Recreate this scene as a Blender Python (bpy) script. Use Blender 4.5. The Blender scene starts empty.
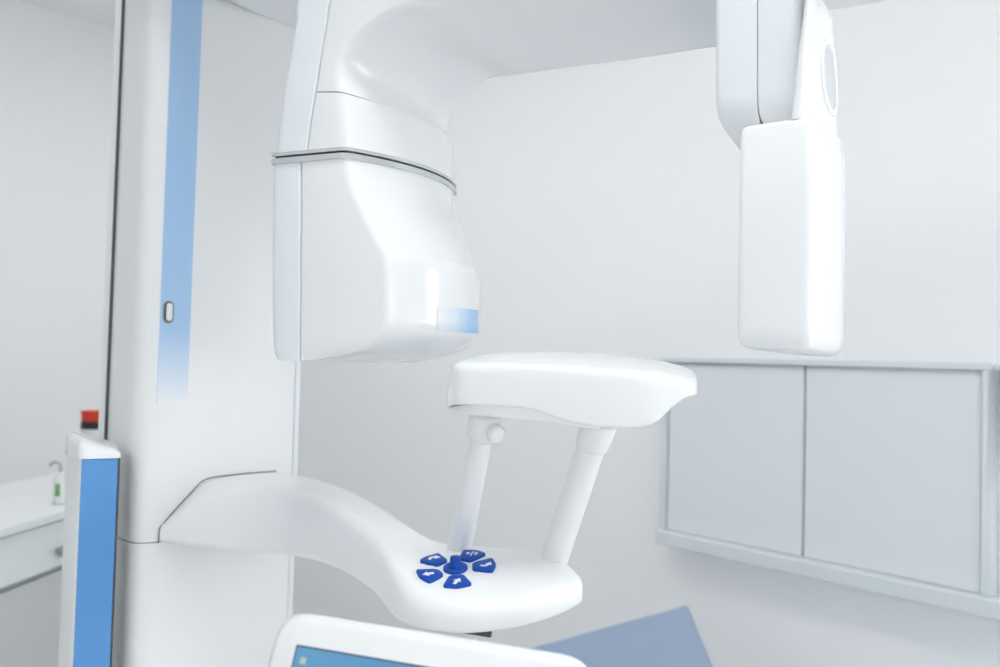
import bpy, bmesh, math
from mathutils import Vector, Matrix
from mathutils.bvhtree import BVHTree

scene = bpy.context.scene
COL = scene.collection

# ------------------------------------------------------------------ camera
FPX = 850.0
EYE = 1.40
PITCH = math.radians(1.85)
ROLL = 0.026
CAM = Vector((0, 0, EYE))
FWD = Vector((0, math.cos(PITCH), math.sin(PITCH)))
R0 = Vector((1, 0, 0))
U0 = Vector((0, -math.sin(PITCH), math.cos(PITCH)))
RIGHT = R0 * math.cos(ROLL) + U0 * math.sin(ROLL)
UP = U0 * math.cos(ROLL) - R0 * math.sin(ROLL)


def ray(px, py):
    return FWD + RIGHT * ((px - 500) / FPX) - UP * ((py - 333.5) / FPX)


def at(px, py, D):
    return CAM + ray(px, py) * D


def plan(px, D, y=350):
    """plan position (x, y) of a vertical line seen at px in row y, at distance D"""
    p = at(px, y, D)
    return Vector((p.x, p.y))


def hit_plane(px, py, p0, n):
    r = ray(px, py)
    return CAM + r * ((p0 - CAM).dot(n) / r.dot(n))


cd = bpy.data.cameras.new('camera')
cam = bpy.data.objects.new('camera', cd)
COL.objects.link(cam)
M = Matrix((RIGHT, UP, -FWD)).transposed().to_4x4()
M.translation = CAM
cam.matrix_world = M
cd.sensor_width = 36
cd.lens = 36 * FPX / 1000
cd.clip_start = 0.05
cd.dof.use_dof = True
cd.dof.focus_distance = 1.18
cd.dof.aperture_fstop = 3.4
scene.camera = cam


# ------------------------------------------------------------------ materials
def mat(name, col, rough=0.5, spec=0.5, coat=0.0, metal=0.0, noise=0.0, bump=0.0, nscale=40, emit=0.0):
    m = bpy.data.materials.new(name)
    m.use_nodes = True
    nt = m.node_tree
    b = nt.nodes['Principled BSDF']
    b.inputs['Base Color'].default_value = (*col, 1)
    b.inputs['Roughness'].default_value = rough
    b.inputs['Specular IOR Level'].default_value = spec
    b.inputs['Coat Weight'].default_value = coat
    b.inputs['Coat Roughness'].default_value = 0.04
    b.inputs['Metallic'].default_value = metal
    if emit:
        b.inputs['Emission Color'].default_value = (*col, 1)
        b.inputs['Emission Strength'].default_value = emit
    if noise or bump:
        tc = nt.nodes.new('ShaderNodeTexCoord')
        nz = nt.nodes.new('ShaderNodeTexNoise')
        nz.inputs['Scale'].default_value = nscale
        nz.inputs['Detail'].default_value = 4
        nt.links.new(tc.outputs['Object'], nz.inputs['Vector'])
        if noise:
            mx = nt.nodes.new('ShaderNodeMix')
            mx.data_type = 'RGBA'
            mx.inputs[6].default_value = (*[max(0, c - noise) for c in col], 1)
            mx.inputs[7].default_value = (*[min(1, c + noise) for c in col], 1)
            nt.links.new(nz.outputs['Fac'], mx.inputs[0])
            nt.links.new(mx.outputs[2], b.inputs['Base Color'])
        if bump:
            bp = nt.nodes.new('ShaderNodeBump')
            bp.inputs['Strength'].default_value = bump
            bp.inputs['Distance'].default_value = 0.002
            nt.links.new(nz.outputs['Fac'], bp.inputs['Height'])
            nt.links.new(bp.outputs['Normal'], b.inputs['Normal'])
    return m


def fade_mat(name, stops, axis, lo, hi, rough=0.25, dots=0.0, dot_range=(0, 1), base=(0.86, 0.88, 0.89)):
    """printed colour gradient along one object axis (lo..hi metres), optional half-tone dots"""
    m = bpy.data.materials.new(name)
    m.use_nodes = True
    nt = m.node_tree
    b = nt.nodes['Principled BSDF']
    b.inputs['Roughness'].default_value = rough
    tc = nt.nodes.new('ShaderNodeTexCoord')
    sp = nt.nodes.new('ShaderNodeSeparateXYZ')
    nt.links.new(tc.outputs['Object'], sp.inputs[0])
    mr = nt.nodes.new('ShaderNodeMapRange')
    mr.inputs[1].default_value = lo
    mr.inputs[2].default_value = hi
    nt.links.new(sp.outputs[axis], mr.inputs[0])
    cr = nt.nodes.new('ShaderNodeValToRGB')
    els = cr.color_ramp.elements
    els[0].position, els[0].color = stops[0][0], (*stops[0][1], 1)
    els[1].position, els[1].color = stops[-1][0], (*stops[-1][1], 1)
    for p, c in stops[1:-1]:
        e = els.new(p)
        e.color = (*c, 1)
    nt.links.new(mr.outputs[0], cr.inputs[0])
    nt.links.new(cr.outputs[0], b.inputs['Base Color'])
    return m


WHITE = mat('white_gloss_plastic', (0.86, 0.87, 0.877), rough=0.2, coat=0.6, noise=0.004, nscale=3)
WHITE_ARM = mat('white_arm_plastic', (0.92, 0.928, 0.93), rough=0.34, coat=0.12, noise=0.004, nscale=3)
WHITE_CHIN = mat('white_chin_plastic', (0.90, 0.91, 0.915), rough=0.25, coat=0.25, noise=0.004, nscale=3)
WHITE_B = mat('white_cover_plastic', (0.82, 0.845, 0.865), rough=0.3, coat=0.15, noise=0.004, nscale=3)
WHITE_COL = mat('white_column_paint', (0.85, 0.857, 0.86), rough=0.32, coat=0.1, noise=0.004, nscale=3)
WHITE_SAT = mat('white_satin_plastic', (0.86, 0.868, 0.87), rough=0.38, noise=0.004, nscale=3)
DARK = mat('dark_seal_rubber', (0.012, 0.013, 0.015), rough=0.5, noise=0.003)
DARKGREY = mat('dark_grey_surface', (0.07, 0.085, 0.095), rough=0.45, metal=0.2, noise=0.005)
CHROME = mat('satin_metal_trim', (0.62, 0.64, 0.65), rough=0.25, metal=0.4, noise=0.01)
BLUEKEY = mat('blue_key_plastic', (0.001, 0.068, 0.42), rough=0.4, spec=0.3, coat=0.0, noise=0.002)
ICON = mat('white_icon_print', (0.88, 0.9, 0.92), rough=0.4, noise=0.002)
BLUEPANEL = mat('blue_panel_acrylic', (0.10, 0.31, 0.66), rough=0.3, coat=0.1, noise=0.004, nscale=4)
WALL = mat('wall_paint', (0.915, 0.925, 0.932), rough=0.7, noise=0.006, bump=0.05, nscale=120)
WALLG = mat('wall_grey_fill_cut', (0.60, 0.61, 0.62), rough=0.7, noise=0.006, bump=0.05, nscale=120)  # unseen wall behind the camera, greyed to cut frontal fill
WALLM = mat('wall_pale_fill_cut', (0.76, 0.77, 0.78), rough=0.7, noise=0.006, bump=0.05, nscale=120)  # unseen left wall, tone set for the fill it bounces onto the machine
CEIL = mat('ceiling_paint', (0.90, 0.90, 0.90), rough=0.85, noise=0.006, nscale=30)
FLOOR = mat('floor_vinyl', (0.78, 0.785, 0.79), rough=0.35, noise=0.02, nscale=9)
CABW = mat('cabinet_laminate', (0.80, 0.825, 0.85), rough=0.4, noise=0.005, nscale=5)
CABF = mat('cabinet_frame_laminate', (0.72, 0.77, 0.79), rough=0.45, noise=0.005, nscale=5)
COUCH = mat('blue_grey_vinyl', (0.30, 0.39, 0.52), rough=0.32, noise=0.02, nscale=12)
COUNTER = mat('counter_laminate', (0.78, 0.81, 0.82), rough=0.3, noise=0.006)
COUNTER_D = mat('counter_void_shade', (0.58, 0.60, 0.60), rough=0.5, noise=0.01)  # darker tone carries the shade of the void below the drawers
STEEL = mat('knob_steel', (0.42, 0.43, 0.43), rough=0.35, metal=0.7, noise=0.02)
RED = mat('red_cap_plastic', (0.62, 0.035, 0.015), rough=0.4, noise=0.01)
NAVY = mat('black_collar_plastic', (0.008, 0.010, 0.02), rough=0.4, noise=0.003)
BOTTLE = mat('bottle_plastic', (0.74, 0.72, 0.75), rough=0.35, noise=0.02)
GREEN = mat('green_label_print', (0.16, 0.42, 0.13), rough=0.5, noise=0.02)
GRIPM = mat('grip_grey_plastic', (0.56, 0.58, 0.59), rough=0.5, noise=0.003)
FRAMEM = mat('window_frame_paint', (0.75, 0.76, 0.77), rough=0.5, noise=0.005)
BLIND = mat('blind_fabric', (0.7, 0.72, 0.74), rough=0.8, noise=0.01)


# ------------------------------------------------------------------ mesh helpers
def finish(name, bm, m, parent=None, smooth=True, angle=38, bevel=0.0, seg=3, subsurf=0):
    bmesh.ops.remove_doubles(bm, verts=bm.verts, dist=1e-6)
    bmesh.ops.recalc_face_normals(bm, faces=bm.faces)
    lim = math.radians(angle)
    for f in bm.faces:
        f.smooth = smooth
    for e in bm.edges:
        if len(e.link_faces) == 2:
            e.smooth = (bevel > 0) or (subsurf > 0) or e.calc_face_angle(0) < lim
    me = bpy.data.meshes.new(name)
    bm.to_mesh(me)
    bm.free()
    me.materials.append(m)
    o = bpy.data.objects.new(name, me)
    COL.objects.link(o)
    if parent is not None:
        o.parent = parent
    if bevel:
        b = o.modifiers.new('bevel', 'BEVEL')
        b.width = bevel
        b.segments = seg
        b.limit_method = 'ANGLE'
        b.angle_limit = math.radians(30)
        w = o.modifiers.new('weighted', 'WEIGHTED_NORMAL')
        w.keep_sharp = True
    if subsurf:
        s = o.modifiers.new('subsurf', 'SUBSURF')
        s.levels = s.render_levels = subsurf
    return o


def tag(o, label, cat, group=None, kind=None):
    o['label'] = label
    o['category'] = cat
    if group:
        o['group'] = group
    if kind:
        o['kind'] = kind
    return o


def thing(name, loc, label, cat, group=None):
    o = bpy.data.objects.new(name, None)
    o.empty_display_size = 0.05
    o.location = loc
    COL.objects.link(o)
    return tag(o, label, cat, group)


def reparent(o, parent):
    """parent keeping the world position (meshes here are written in world coordinates)"""
    o.parent = parent
    bpy.context.view_layer.update()
    o.matrix_parent_inverse = parent.matrix_world.inverted()


def ring3(corners, seg=4):
    """corners: list of (Vector, radius). r=0 keeps the point. Returns rounded closed ring."""
    n = len(corners)
    out = []
    for i, (c, r) in enumerate(corners):
        if r <= 0:
            out.append(c.copy())
            continue
        p = corners[i - 1][0]
        q = corners[(i + 1) % n][0]
        a, b = (p - c), (q - c)
        ra = min(r, a.length * 0.48)
        rb = min(r, b.length * 0.48)
        pa = c + a.normalized() * ra if a.length > 1e-9 else c
        pb = c + b.normalized() * rb if b.length > 1e-9 else c
        for k in range(seg + 1):
            t = k / seg
            out.append(pa * (1 - t) ** 2 + c * (2 * t * (1 - t)) + pb * t ** 2)
    return out


def loft(rings, cap0=True, cap1=True):
    bm = bmesh.new()
    vs = [[bm.verts.new(p) for p in r] for r in rings]
    n = len(rings[0])
    for a, b in zip(vs[:-1], vs[1:]):
        for i in range(n):
            j = (i + 1) % n
            bm.faces.new((a[i], a[j], b[j], b[i]))
    if cap0:
        bm.faces.new(vs[0])
    if cap1:
        bm.faces.new(list(reversed(vs[-1])))
    return bm


def shrink(ring, d, shift=Vector((0, 0, 0))):
    """ring moved towards its centre by about d metres"""
    c = sum(ring, Vector((0, 0, 0))) / len(ring)
    out = []
    for p in ring:
        v = p - c
        L = v.length
        out.append(c + v * max(0.02, (L - d) / L) + shift if L > 1e-9 else p + shift)
    return out


def soften(rings, r, steps=4, start=True, end=True):
    """add rounded end stations to a loft (keeps overall length)"""
    rings = [list(x) for x in rings]

    def endcap(r0, r1):
        c0 = sum(r0, Vector((0, 0, 0))) / len(r0)
        c1 = sum(r1, Vector((0, 0, 0))) / len(r1)
        ax = (c0 - c1)
        L = ax.length
        ax.normalize()
        rr = min(r, L * 0.9)
        out = []
        for k in range(steps + 1):
            a = (math.pi / 2) * k / steps
            out.append(shrink(r0, rr * (1 - math.cos(a)), ax * (-rr + rr * math.sin(a))))
        return out
    if start:
        rings = list(reversed(endcap(rings[0], rings[1]))) + rings[1:]
    if end:
        rings = rings[:-1] + endcap(rings[-1], rings[-2])
    return rings


def catmull(pts, k):
    """pts: list of tuples of Vectors (stations); k sub-steps between stations"""
    n = len(pts)
    out = []
    for i in range(n - 1):
        p0 = pts[max(i - 1, 0)]
        p1, p2 = pts[i], pts[i + 1]
        p3 = pts[min(i + 2, n - 1)]
        for s in range(k):
            t = s / k
            st = []
            for a, b, c, d in zip(p0, p1, p2, p3):
                st.append(0.5 * ((2 * b) + (c - a) * t + (2 * a - 5 * b + 4 * c - d) * t * t + (3 * b - a - 3 * c + d) * t ** 3))
            out.append(tuple(st))
    out.append(tuple(pts[-1]))
    return out


def box(bm, o, x, y, z):
    """box from corner o with edge vectors x, y, z"""
    v = [bm.verts.new(o + x * i + y * j + z * k) for k in (0, 1) for j in (0, 1) for i in (0, 1)]
    for f in ((0, 2, 3, 1), (4, 5, 7, 6), (0, 1, 5, 4), (2, 6, 7, 3), (0, 4, 6, 2), (1, 3, 7, 5)):
        bm.faces.new([v[i] for i in f])


def prism(bm, pts, z0, z1):
    """vertical prism over plan polygon"""
    a = [bm.verts.new((p[0], p[1], z0)) for p in pts]
    b = [bm.verts.new((p[0], p[1], z1)) for p in pts]
    n = len(pts)
    bm.faces.new(list(reversed(a)))
    bm.faces.new(b)
    for i in range(n):
        j = (i + 1) % n
        bm.faces.new((a[i], a[j], b[j], b[i]))


def plan_ring(pts, z, r, seg=4):
    rr = r if isinstance(r, (list, tuple)) else [r] * len(pts)
    return ring3([(Vector((p[0], p[1], z)), q) for p, q in zip(pts, rr)], seg)


def tube_rings(p0, p1, prof, nseg=28, ex=None, squash=1.0):
    """rings round an axis p0->p1; prof: list of (t along axis in metres, radius)"""
    ax = (p1 - p0).normalized()
    e1 = ex or ax.orthogonal()
    e1 = (e1 - ax * e1.dot(ax)).normalized()
    e2 = ax.cross(e1)
    out = []
    for t, r in prof:
        out.append([p0 + ax * t + e1 * (r * math.cos(2 * math.pi * k / nseg)) + e2 * (r * squash * math.sin(2 * math.pi * k / nseg)) for k in range(nseg)])
    return out


def v2(a, z=0.0):
    return Vector((a[0], a[1], z))


# ------------------------------------------------------------------ the room
H_CEIL = 3.12
# plane of the right wall from the cabinet seen on it
A = Vector((-0.658, 0.753, 0)).normalized()
B = Vector((A.y, -A.x, 0))                 # along the far wall, to the right
PR = Vector((1.284, 2.25, 0))              # a point of the right wall
NR = Vector((-B.x, -B.y, 0))               # into the room


def wall(name, p, d, length, nrm_out, openings=(), m=WALL, z1=H_CEIL, th=0.15):
    bm = bmesh.new()
    ts = sorted({0.0, length, *[t for o in openings for t in o[:2]]})
    zs = sorted({0.0, z1, *[z for o in openings for z in o[2:]]})
    for i in range(len(ts) - 1):
        run = None
        for k in range(len(zs) - 1):
            tm, zm = (ts[i] + ts[i + 1]) / 2, (zs[k] + zs[k + 1]) / 2
            if any(o[0] < tm < o[1] and o[2] < zm < o[3] for o in openings):
                continue
            box(bm, p + d * ts[i] + Vector((0, 0, zs[k])), d * (ts[i + 1] - ts[i]), nrm_out * th, Vector((0, 0, zs[k + 1] - zs[k])))
    o = finish(name, bm, m, smooth=False)
    o['kind'] = 'structure'
    return o


C1 = PR + A * 3.9
L_R, L_F = 7.9, 3.7
C2 = C1 - B * L_F
C4 = C1 - A * L_R
WIN_R = [(4.95, 6.1, 0.85, 2.25), (6.35, 7.5, 0.85, 2.25)]
WIN_F = [(0.5, 1.7, 0.85, 2.25), (2.0, 3.2, 0.85, 2.25)]
wall('wall_right', C1, -A, L_R, B, WIN_R)
wall('wall_far', C2 - B * 0.15, B, L_F + 0.3, A)
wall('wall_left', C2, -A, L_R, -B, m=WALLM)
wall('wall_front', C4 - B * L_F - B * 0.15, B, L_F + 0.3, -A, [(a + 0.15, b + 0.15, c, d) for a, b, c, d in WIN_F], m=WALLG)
bm = bmesh.new()
box(bm, C2 - B * 0.15 + A * 0.15 + Vector((0, 0, -0.1)), B * (L_F + 0.3), -A * (L_R + 0.3), Vector((0, 0, 0.1)))
finish('floor', bm, FLOOR, smooth=False)['kind'] = 'structure'
bm = bmesh.new()
box(bm, C2 - B * 0.15 + A * 0.15 + Vector((0, 0, H_CEIL)), B * (L_F + 0.3), -A * (L_R + 0.3), Vector((0, 0, 0.1)))
finish('ceiling', bm, CEIL, smooth=False)['kind'] = 'structure'


def window(name, p, d, out, t0, t1, z0, z1, power):
    """frame with mullions in an opening; p wall start, d along, out outward"""
    bm = bmesh.new()
    fw = 0.05
    q = p + out * 0.05
    zv = Vector((0, 0, 1))
    box(bm, q + d * t0 + zv * z0, d * (t1 - t0), out * 0.05, zv * fw)
    box(bm, q + d * t0 + zv * (z1 - fw), d * (t1 - t0), out * 0.05, zv * fw)
    n = 3
    for k in range(n + 1):
        tt = t0 + (t1 - t0 - fw) * k / n
        box(bm, q + d * tt + zv * (z0 + fw), d * fw, out * 0.05, zv * (z1 - z0 - 2 * fw))
    box(bm, q + d * t0 + zv * (z0 + (z1 - z0) * 0.68), d * (t1 - t0), out * 0.04, zv * 0.04)
    o = finish(name, bm, FRAMEM, smooth=False)
    o['kind'] = 'structure'
    ld = bpy.data.lights.new(name + '_daylight', 'AREA')
    ld.shape = 'RECTANGLE'
    ld.size = t1 - t0
    ld.size_y = z1 - z0
    ld.color = (1.0, 0.99, 0.975)
    ld.energy = power * (t1 - t0) * (z1 - z0)
    lo = bpy.data.objects.new(name + '_daylight', ld)
    c = p + d * ((t0 + t1) / 2) + zv * ((z0 + z1) / 2) + out * 0.2
    zax = out
    xax = d
    yax = zax.cross(xax)
    mw = Matrix((xax, yax, zax)).transposed().to_4x4()
    mw.translation = c
    lo.matrix_world = mw
    COL.objects.link(lo)


WIN_W = 6.0
for i, w in enumerate(WIN_R):
    window('window_%d' % (i + 1), C1, -A, B, *w, WIN_W)
for i, w in enumerate(WIN_F):
    window('window_%d' % (i + 3), C4 - B * L_F, B, -A, *w, WIN_W * .12)

# added unseen ceiling panels that give fill light
FILL_E = 8.0
FILLM = bpy.data.materials.new('fill_diffuser')
FILLM.use_nodes = True
_b = FILLM.node_tree.nodes['Principled BSDF']
_b.inputs['Base Color'].default_value = (0.9, 0.9, 0.9, 1)
_b.inputs['Emission Color'].default_value = (0.985, 0.99, 0.99, 1)
_b.inputs['Emission Strength'].default_value = FILL_E
for i, (ta, tb, where) in enumerate(((1.6, 2.35, 'nearest the far wall'), (2.9, 2.2, 'beyond the machine'), (4.2, 1.5, 'in front of the machine'), (5.3, 2.2, 'by the near windows'))):
    c = C2 - A * ta + B * tb + Vector((0, 0, H_CEIL))
    t = thing('fill_panel', c, 'added unseen ceiling fill light panel ' + where, 'lamp', 'added fill light panels')
    bm = bmesh.new()
    s = 0.62
    zv = Vector((0, 0, -0.035))
    for sx in (0, 1):
        box(bm, A * (-s / 2 + sx * (s - 0.03)) - B * s / 2, A * 0.03, B * s, zv)
        box(bm, B * (-s / 2 + sx * (s - 0.03)) - A * (s / 2 - 0.03), B * 0.03, A * (s - 0.06), zv)
    finish('frame', bm, FRAMEM, t, smooth=False)
    bm = bmesh.new()
    box(bm, -A * (s / 2 - 0.03) - B * (s / 2 - 0.03) + Vector((0, 0, -0.002)), A * (s - 0.06), B * (s - 0.06), Vector((0, 0, -0.022)))
    finish('diffuser', bm, FILLM, t, smooth=False)

# ------------------------------------------------------------------ wall cabinet on the right wall
def on_wall(px, py, d=0.04):
    p = hit_plane(px, py, PR + NR * d, NR)
    return (p - C1).dot(-A), p.z


def wbox(bm, t0, t1, z0, z1, d0, d1):
    box(bm, C1 - A * t0 + NR * d0 + Vector((0, 0, z0)), -A * (t1 - t0), NR * (d1 - d0), Vector((0, 0, z1 - z0)))


tl, zb = on_wall(666, 531)
tm, _ = on_wall(803.5, 460)
tr, zb2 = on_wall(980, 592)
_, zt = on_wall(806, 366)
zb = (zb + zb2) / 2
tfl, _ = on_wall(662, 450)
tfr, _ = on_wall(993, 480)
tll, _ = on_wall(655, 540, .085)
cab = thing('wall_cabinet', C1 - A * tm + Vector((0, 0, zb)), 'low white wall cabinet with two flat doors above a projecting ledge', 'cabinet')
DEP = 0.05
bm = bmesh.new()
wbox(bm, tfl, tfr, zt + 0.002, zt + 0.018, 0, DEP)
wbox(bm, tfl, tl - 0.002, zb, zt + 0.002, 0, DEP)
wbox(bm, tr + 0.004, tfr, zb, zt + 0.002, 0, DEP)
wbox(bm, tfl, tfr, zb, zt, 0.0, 0.012)
reparent(finish('frame', bm, CABF, bevel=0.002, seg=2), cab)
for a, b in ((tl + 0.002, tm - 0.004), (tm + 0.004, tr)):
    bm = bmesh.new()
    wbox(bm, a, b, zb + 0.001, zt, 0.014, DEP - 0.012)
    reparent(finish('door', bm, CABW, bevel=0.002, seg=2), cab)
bm = bmesh.new()
wbox(bm, tll, tfr + 0.6, zb - 0.045, zb, 0, DEP + 0.035)
reparent(finish('ledge', bm, CABF, bevel=0.004, seg=2), cab)

# ------------------------------------------------------------------ counter at the left with bottles
cd_ = (plan(65, 2.67) - plan(0, 2.37)).normalized()
CDIR = Vector((cd_.x, cd_.y, 0))
CL = Vector((-CDIR.y, CDIR.x, 0))          # to the left, away from the front
P0 = at(0, 527, 2.37)
ctop = P0.z
P0 = Vector((P0.x, P0.y, 0)) - CDIR * 0.9
ctr = thing('counter', P0, 'white counter along the left edge with a knobbed drawer front', 'counter')
LC = 1.95


def cbox(bm, a, b, l0, l1, z0, z1):
    box(bm, P0 + CDIR * a + CL * l0 + Vector((0, 0, z0)), CDIR * (b - a), CL * (l1 - l0), Vector((0, 0, z1 - z0)))


bm = bmesh.new()
cbox(bm, 0, LC, -0.015, 0.5, ctop - 0.028, ctop)
reparent(finish('worktop', bm, COUNTER, bevel=0.004, seg=2), ctr)
bm = bmesh.new()
cbox(bm, 0, LC, 0.03, 0.5, 0, ctop - 0.032)
reparent(finish('body', bm, COUNTER_D, smooth=False), ctr)
for a, b in ((0.01, 0.645), (0.655, LC - 0.01)):
    bm = bmesh.new()
    cbox(bm, a, b, 0.0, 0.024, ctop - 0.175, ctop - 0.034)
    d = finish('drawer', bm, COUNTER, bevel=0.003, seg=2)
    reparent(d, ctr)
    c = P0 + CDIR * ((a + b) / 2 - 0.02) + Vector((0, 0, ctop - 0.105))
    if b > 1:
        n = CL
        k = hit_plane(57, 551, P0, n)
        c = k
    rg = tube_rings(c + CL * 0.004, c - CL * 0.04, [(0, 0.008), (0.015, 0.008), (0.018, 0.017), (0.03, 0.019), (0.037, 0.014), (0.039, 0.004)], 20)
    reparent(finish('knob', loft(rg), STEEL), d)
for a, b in ((0.01, 0.645), (0.655, LC - 0.01)):
    bm = bmesh.new()
    cbox(bm, a, b, 0.012, 0.03, 0.06, ctop - 0.195)
    reparent(finish('door', bm, COUNTER_D, bevel=0.003, seg=2), ctr)  # added fronts, toned dark for the shaded void under the drawers


def bottle(name, px, D, ytop, prof, m, label, cat, extra):
    b = at(px, 480, D)
    base = Vector((b.x, b.y, ctop))
    t = thing(name, base, label, cat)
    h = at(px, ytop, D).z - ctop
    return t, base, h


t, base, h = bottle('capped_bottle', 91, 2.9, 410.5, None, None, 'white bottle with a red cap and black collar behind the blue-fronted post', 'bottle', None)
z = Vector((0, 0, 1))
o = Vector((0, 0, 0))
finish('body', loft(tube_rings(o, z, [(0.0, 0.0336), (0.004, 0.0381), (h * 0.4, 0.0381), (h - 0.062, 0.0375), (h - 0.06, 0.0336)], 28)), BOTTLE, t)
finish('collar', loft(tube_rings(o, z, [(h - 0.063, 0.0370), (h - 0.061, 0.0392), (h - 0.038, 0.0392), (h - 0.036, 0.0381)], 28)), NAVY, t)
finish('cap', loft(tube_rings(o, z, [(h - 0.036, 0.0375), (h - 0.012, 0.0386), (h - 0.006, 0.0414), (h - 0.002, 0.0414), (h, 0.0381)], 28)), RED, t)

t, base, h = bottle('pump_bottle', 60, 2.75, 462, None, None, 'slim pale bottle with a hooked spout and green mark on the left counter', 'bottle', None)
finish('body', loft(tube_rings(o, z, [(0.0, 0.016), (0.003, 0.019), (h * 0.55, 0.019), (h * 0.68, 0.012), (h * 0.74, 0.009), (h * 0.76, 0.008)], 24)), COUNTER, t)
# hooked spout
pts = [Vector((0, 0, h * 0.74)), Vector((0, 0, h * 0.9)), Vector((-0.006, 0, h * 0.97)), Vector((-0.018, 0, h)), Vector((-0.03, 0, h * 0.96)), Vector((-0.034, 0, h * 0.9))]
rings = []
for i, p in enumerate(pts):
    tg = (pts[min(i + 1, len(pts) - 1)] - pts[max(i - 1, 0)]).normalized()
    rings.append(tube_rings(p, p + tg, [(0, 0.0045)], 12, ex=Vector((0, 1, 0)))[0])
finish('spout', loft(rings), STEEL, t)
rg = tube_rings(Vector((0, 0, 0)), z, [(h * 0.2, 0.0195), (h * 0.5, 0.0195)], 48)
bm = bmesh.new()
n = 48
sel = list(range(24, 31))
lo_ = [bm.verts.new(rg[0][i]) for i in sel]
hi_ = [bm.verts.new(rg[1][i]) for i in sel]
for i in range(len(sel) - 1):
    bm.faces.new((lo_[i], lo_[i + 1], hi_[i + 1], hi_[i]))
lab = finish('mark', bm, GREEN, t)
lab.rotation_euler.z = math.radians(30)
sm = lab.modifiers.new('thick', 'SOLIDIFY')
sm.thickness = 0.0008

# ------------------------------------------------------------------ blue-grey couch end (bottom right)
Cc = at(688, 604, 2.45)
E1 = (at(545, 643, 2.40) - Cc)
w_len = E1.length + 0.12
E1.normalize()
E2 = at(720, 667, 2.33) - Cc
E2 = (E2 - E1 * E2.dot(E1)).normalized()
N3 = E1.cross(E2).normalized()
if N3.dot(CAM - Cc) < 0:
    N3 = -N3
cz = 0.42
lenb = (Cc.z - cz) / max(1e-6, -E2.z)
base = Cc + E1 * (w_len / 2) + E2 * lenb
cou = thing('couch', Vector((base.x, base.y, 0)), 'blue-grey padded couch end slanting up at the bottom edge below the wall cabinet', 'couch')
bm = bmesh.new()
box(bm, Cc - N3 * 0.07, E1 * w_len, E2 * (lenb - 0.01), N3 * 0.07)
reparent(finish('backrest', bm, COUCH, bevel=0.010, seg=4), cou)
bm = bmesh.new()
e1h = Vector((E1.x, E1.y, 0)).normalized()
fr = Vector((-e1h.y, e1h.x, 0))
if fr.dot(CAM - Cc) < 0:
    fr = -fr
box(bm, base - e1h * w_len / 2 + Vector((0, 0, -0.06)) - fr * 0.05, e1h * w_len, fr * 0.75, Vector((0, 0, 0.07)))
reparent(finish('seat', bm, COUCH, bevel=0.015, seg=4), cou)
for a in (-1, 1):
    for f in (0.0, 0.6):
        q = base + e1h * (a * (w_len / 2 - 0.06)) + fr * f
        bm = loft(tube_rings(Vector((q.x, q.y, 0)), Vector((q.x, q.y, 1)), [(0, 0.02), (base.z - 0.058, 0.02)], 16))
        reparent(finish('leg', bm, STEEL), cou)

# ------------------------------------------------------------------ the X-ray machine
col_p1 = plan(142, 1.55)
col_p2 = plan(297, 1.775)
cdir = (col_p2 - col_p1).normalized()
cin = Vector((-cdir.y, cdir.x))              # away from the camera, into the column
if cin.y < 0:
    cin = -cin
CDF = Vector((cdir.x, cdir.y, 0))
CNF = Vector((-cin.x, -cin.y, 0))            # outward normal of the column face
mid = (col_p1 + col_p2) / 2 + cin * 0.12
mach = thing('dental_xray_machine', (mid.x, mid.y, 0), 'large white panoramic dental x-ray machine with a blue-striped column', 'x-ray machine')


def part(name, bm, m, parent=None, **k):
    o = finish(name, bm, m, **k)
    reparent(o, parent or mach)
    return o


def sub(name, bm, m, parent, **k):
    o = finish(name, bm, m, **k)
    reparent(o, parent)
    return o


# column --------------------------------------------------------------
p0 = plan(113, 1.655)
p3 = col_p2 + cin * 0.2
p4 = p0 + cdir * 0.03 + cin * 0.12
zs = at(147, 543, 1.56).z
foot = [p0, col_p1, col_p2, p3, p4]
rr = [0.012, 0.05, 0.006, 0.01, 0.01]


def column_piece(z0, z1, off=0.0):
    pts = [p0 - cdir * off, col_p1 - cin * off, col_p2 - cin * off, p3, p4]
    return loft([plan_ring(pts, z, rr, 8) for z in (z0, z1)])


TOPZ = 2.36
column = part('column', column_piece(zs + 0.001, TOPZ), WHITE_COL)
sub('lower_panel', column_piece(0.03, zs - 0.001, 0.0), WHITE_COL, column)
inner = [p0 + cdir * 0.012 + cin * 0.006, col_p1 + cin * 0.006 + cdir * 0.006, col_p2 + cin * 0.006 - cdir * 0.006, p3, p4]
sub('joint_seal', loft([plan_ring(inner, z, [.010, .05, .006, .008, .008], 8) for z in (zs - 0.004, zs + 0.005)]), DARKGREY, column)
# edge groove line between the rounded edge and the face: slim strip proud of the face
bm = bmesh.new()
q = plan(150, 1.553)
box(bm, Vector((q.x, q.y, zs + 0.003)) + CNF * 0.0006 - CNF * 0.01, CDF * 0.0015, CNF * 0.0104, Vector((0, 0, TOPZ - zs - 0.01)))
# dark grey upright strip and the slim white back plate beside it
def strip(pxa, pxb, D, th, z0, z1):
    a, b = plan(pxa, D), plan(pxb, D)
    d = (b - a)
    n = Vector((0.2, 0.98)).normalized()
    bm = bmesh.new()
    prism(bm, [a, b, b + n * th, a + n * th], z0, z1)
    return bm


bm.free()
sub('dark_strip', strip(107.6, 116, 1.685, 0.06, 0.03, TOPZ), DARKGREY, column)
sub('back_plate', strip(101.5, 110, 1.72, 0.08, 0.03, TOPZ), WHITE_COL, column)
# slim trim on the right edge of the column
bm = bmesh.new()
a = col_p2 + cdir * 0.0015 + cin * 0.004
prism(bm, [a, a + cdir * 0.012, a + cdir * 0.012 + cin * 0.15, a + cin * 0.15], 0.03, TOPZ)
sub('side_trim', bm, WHITE_B, column, bevel=0.002, seg=2)
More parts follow.
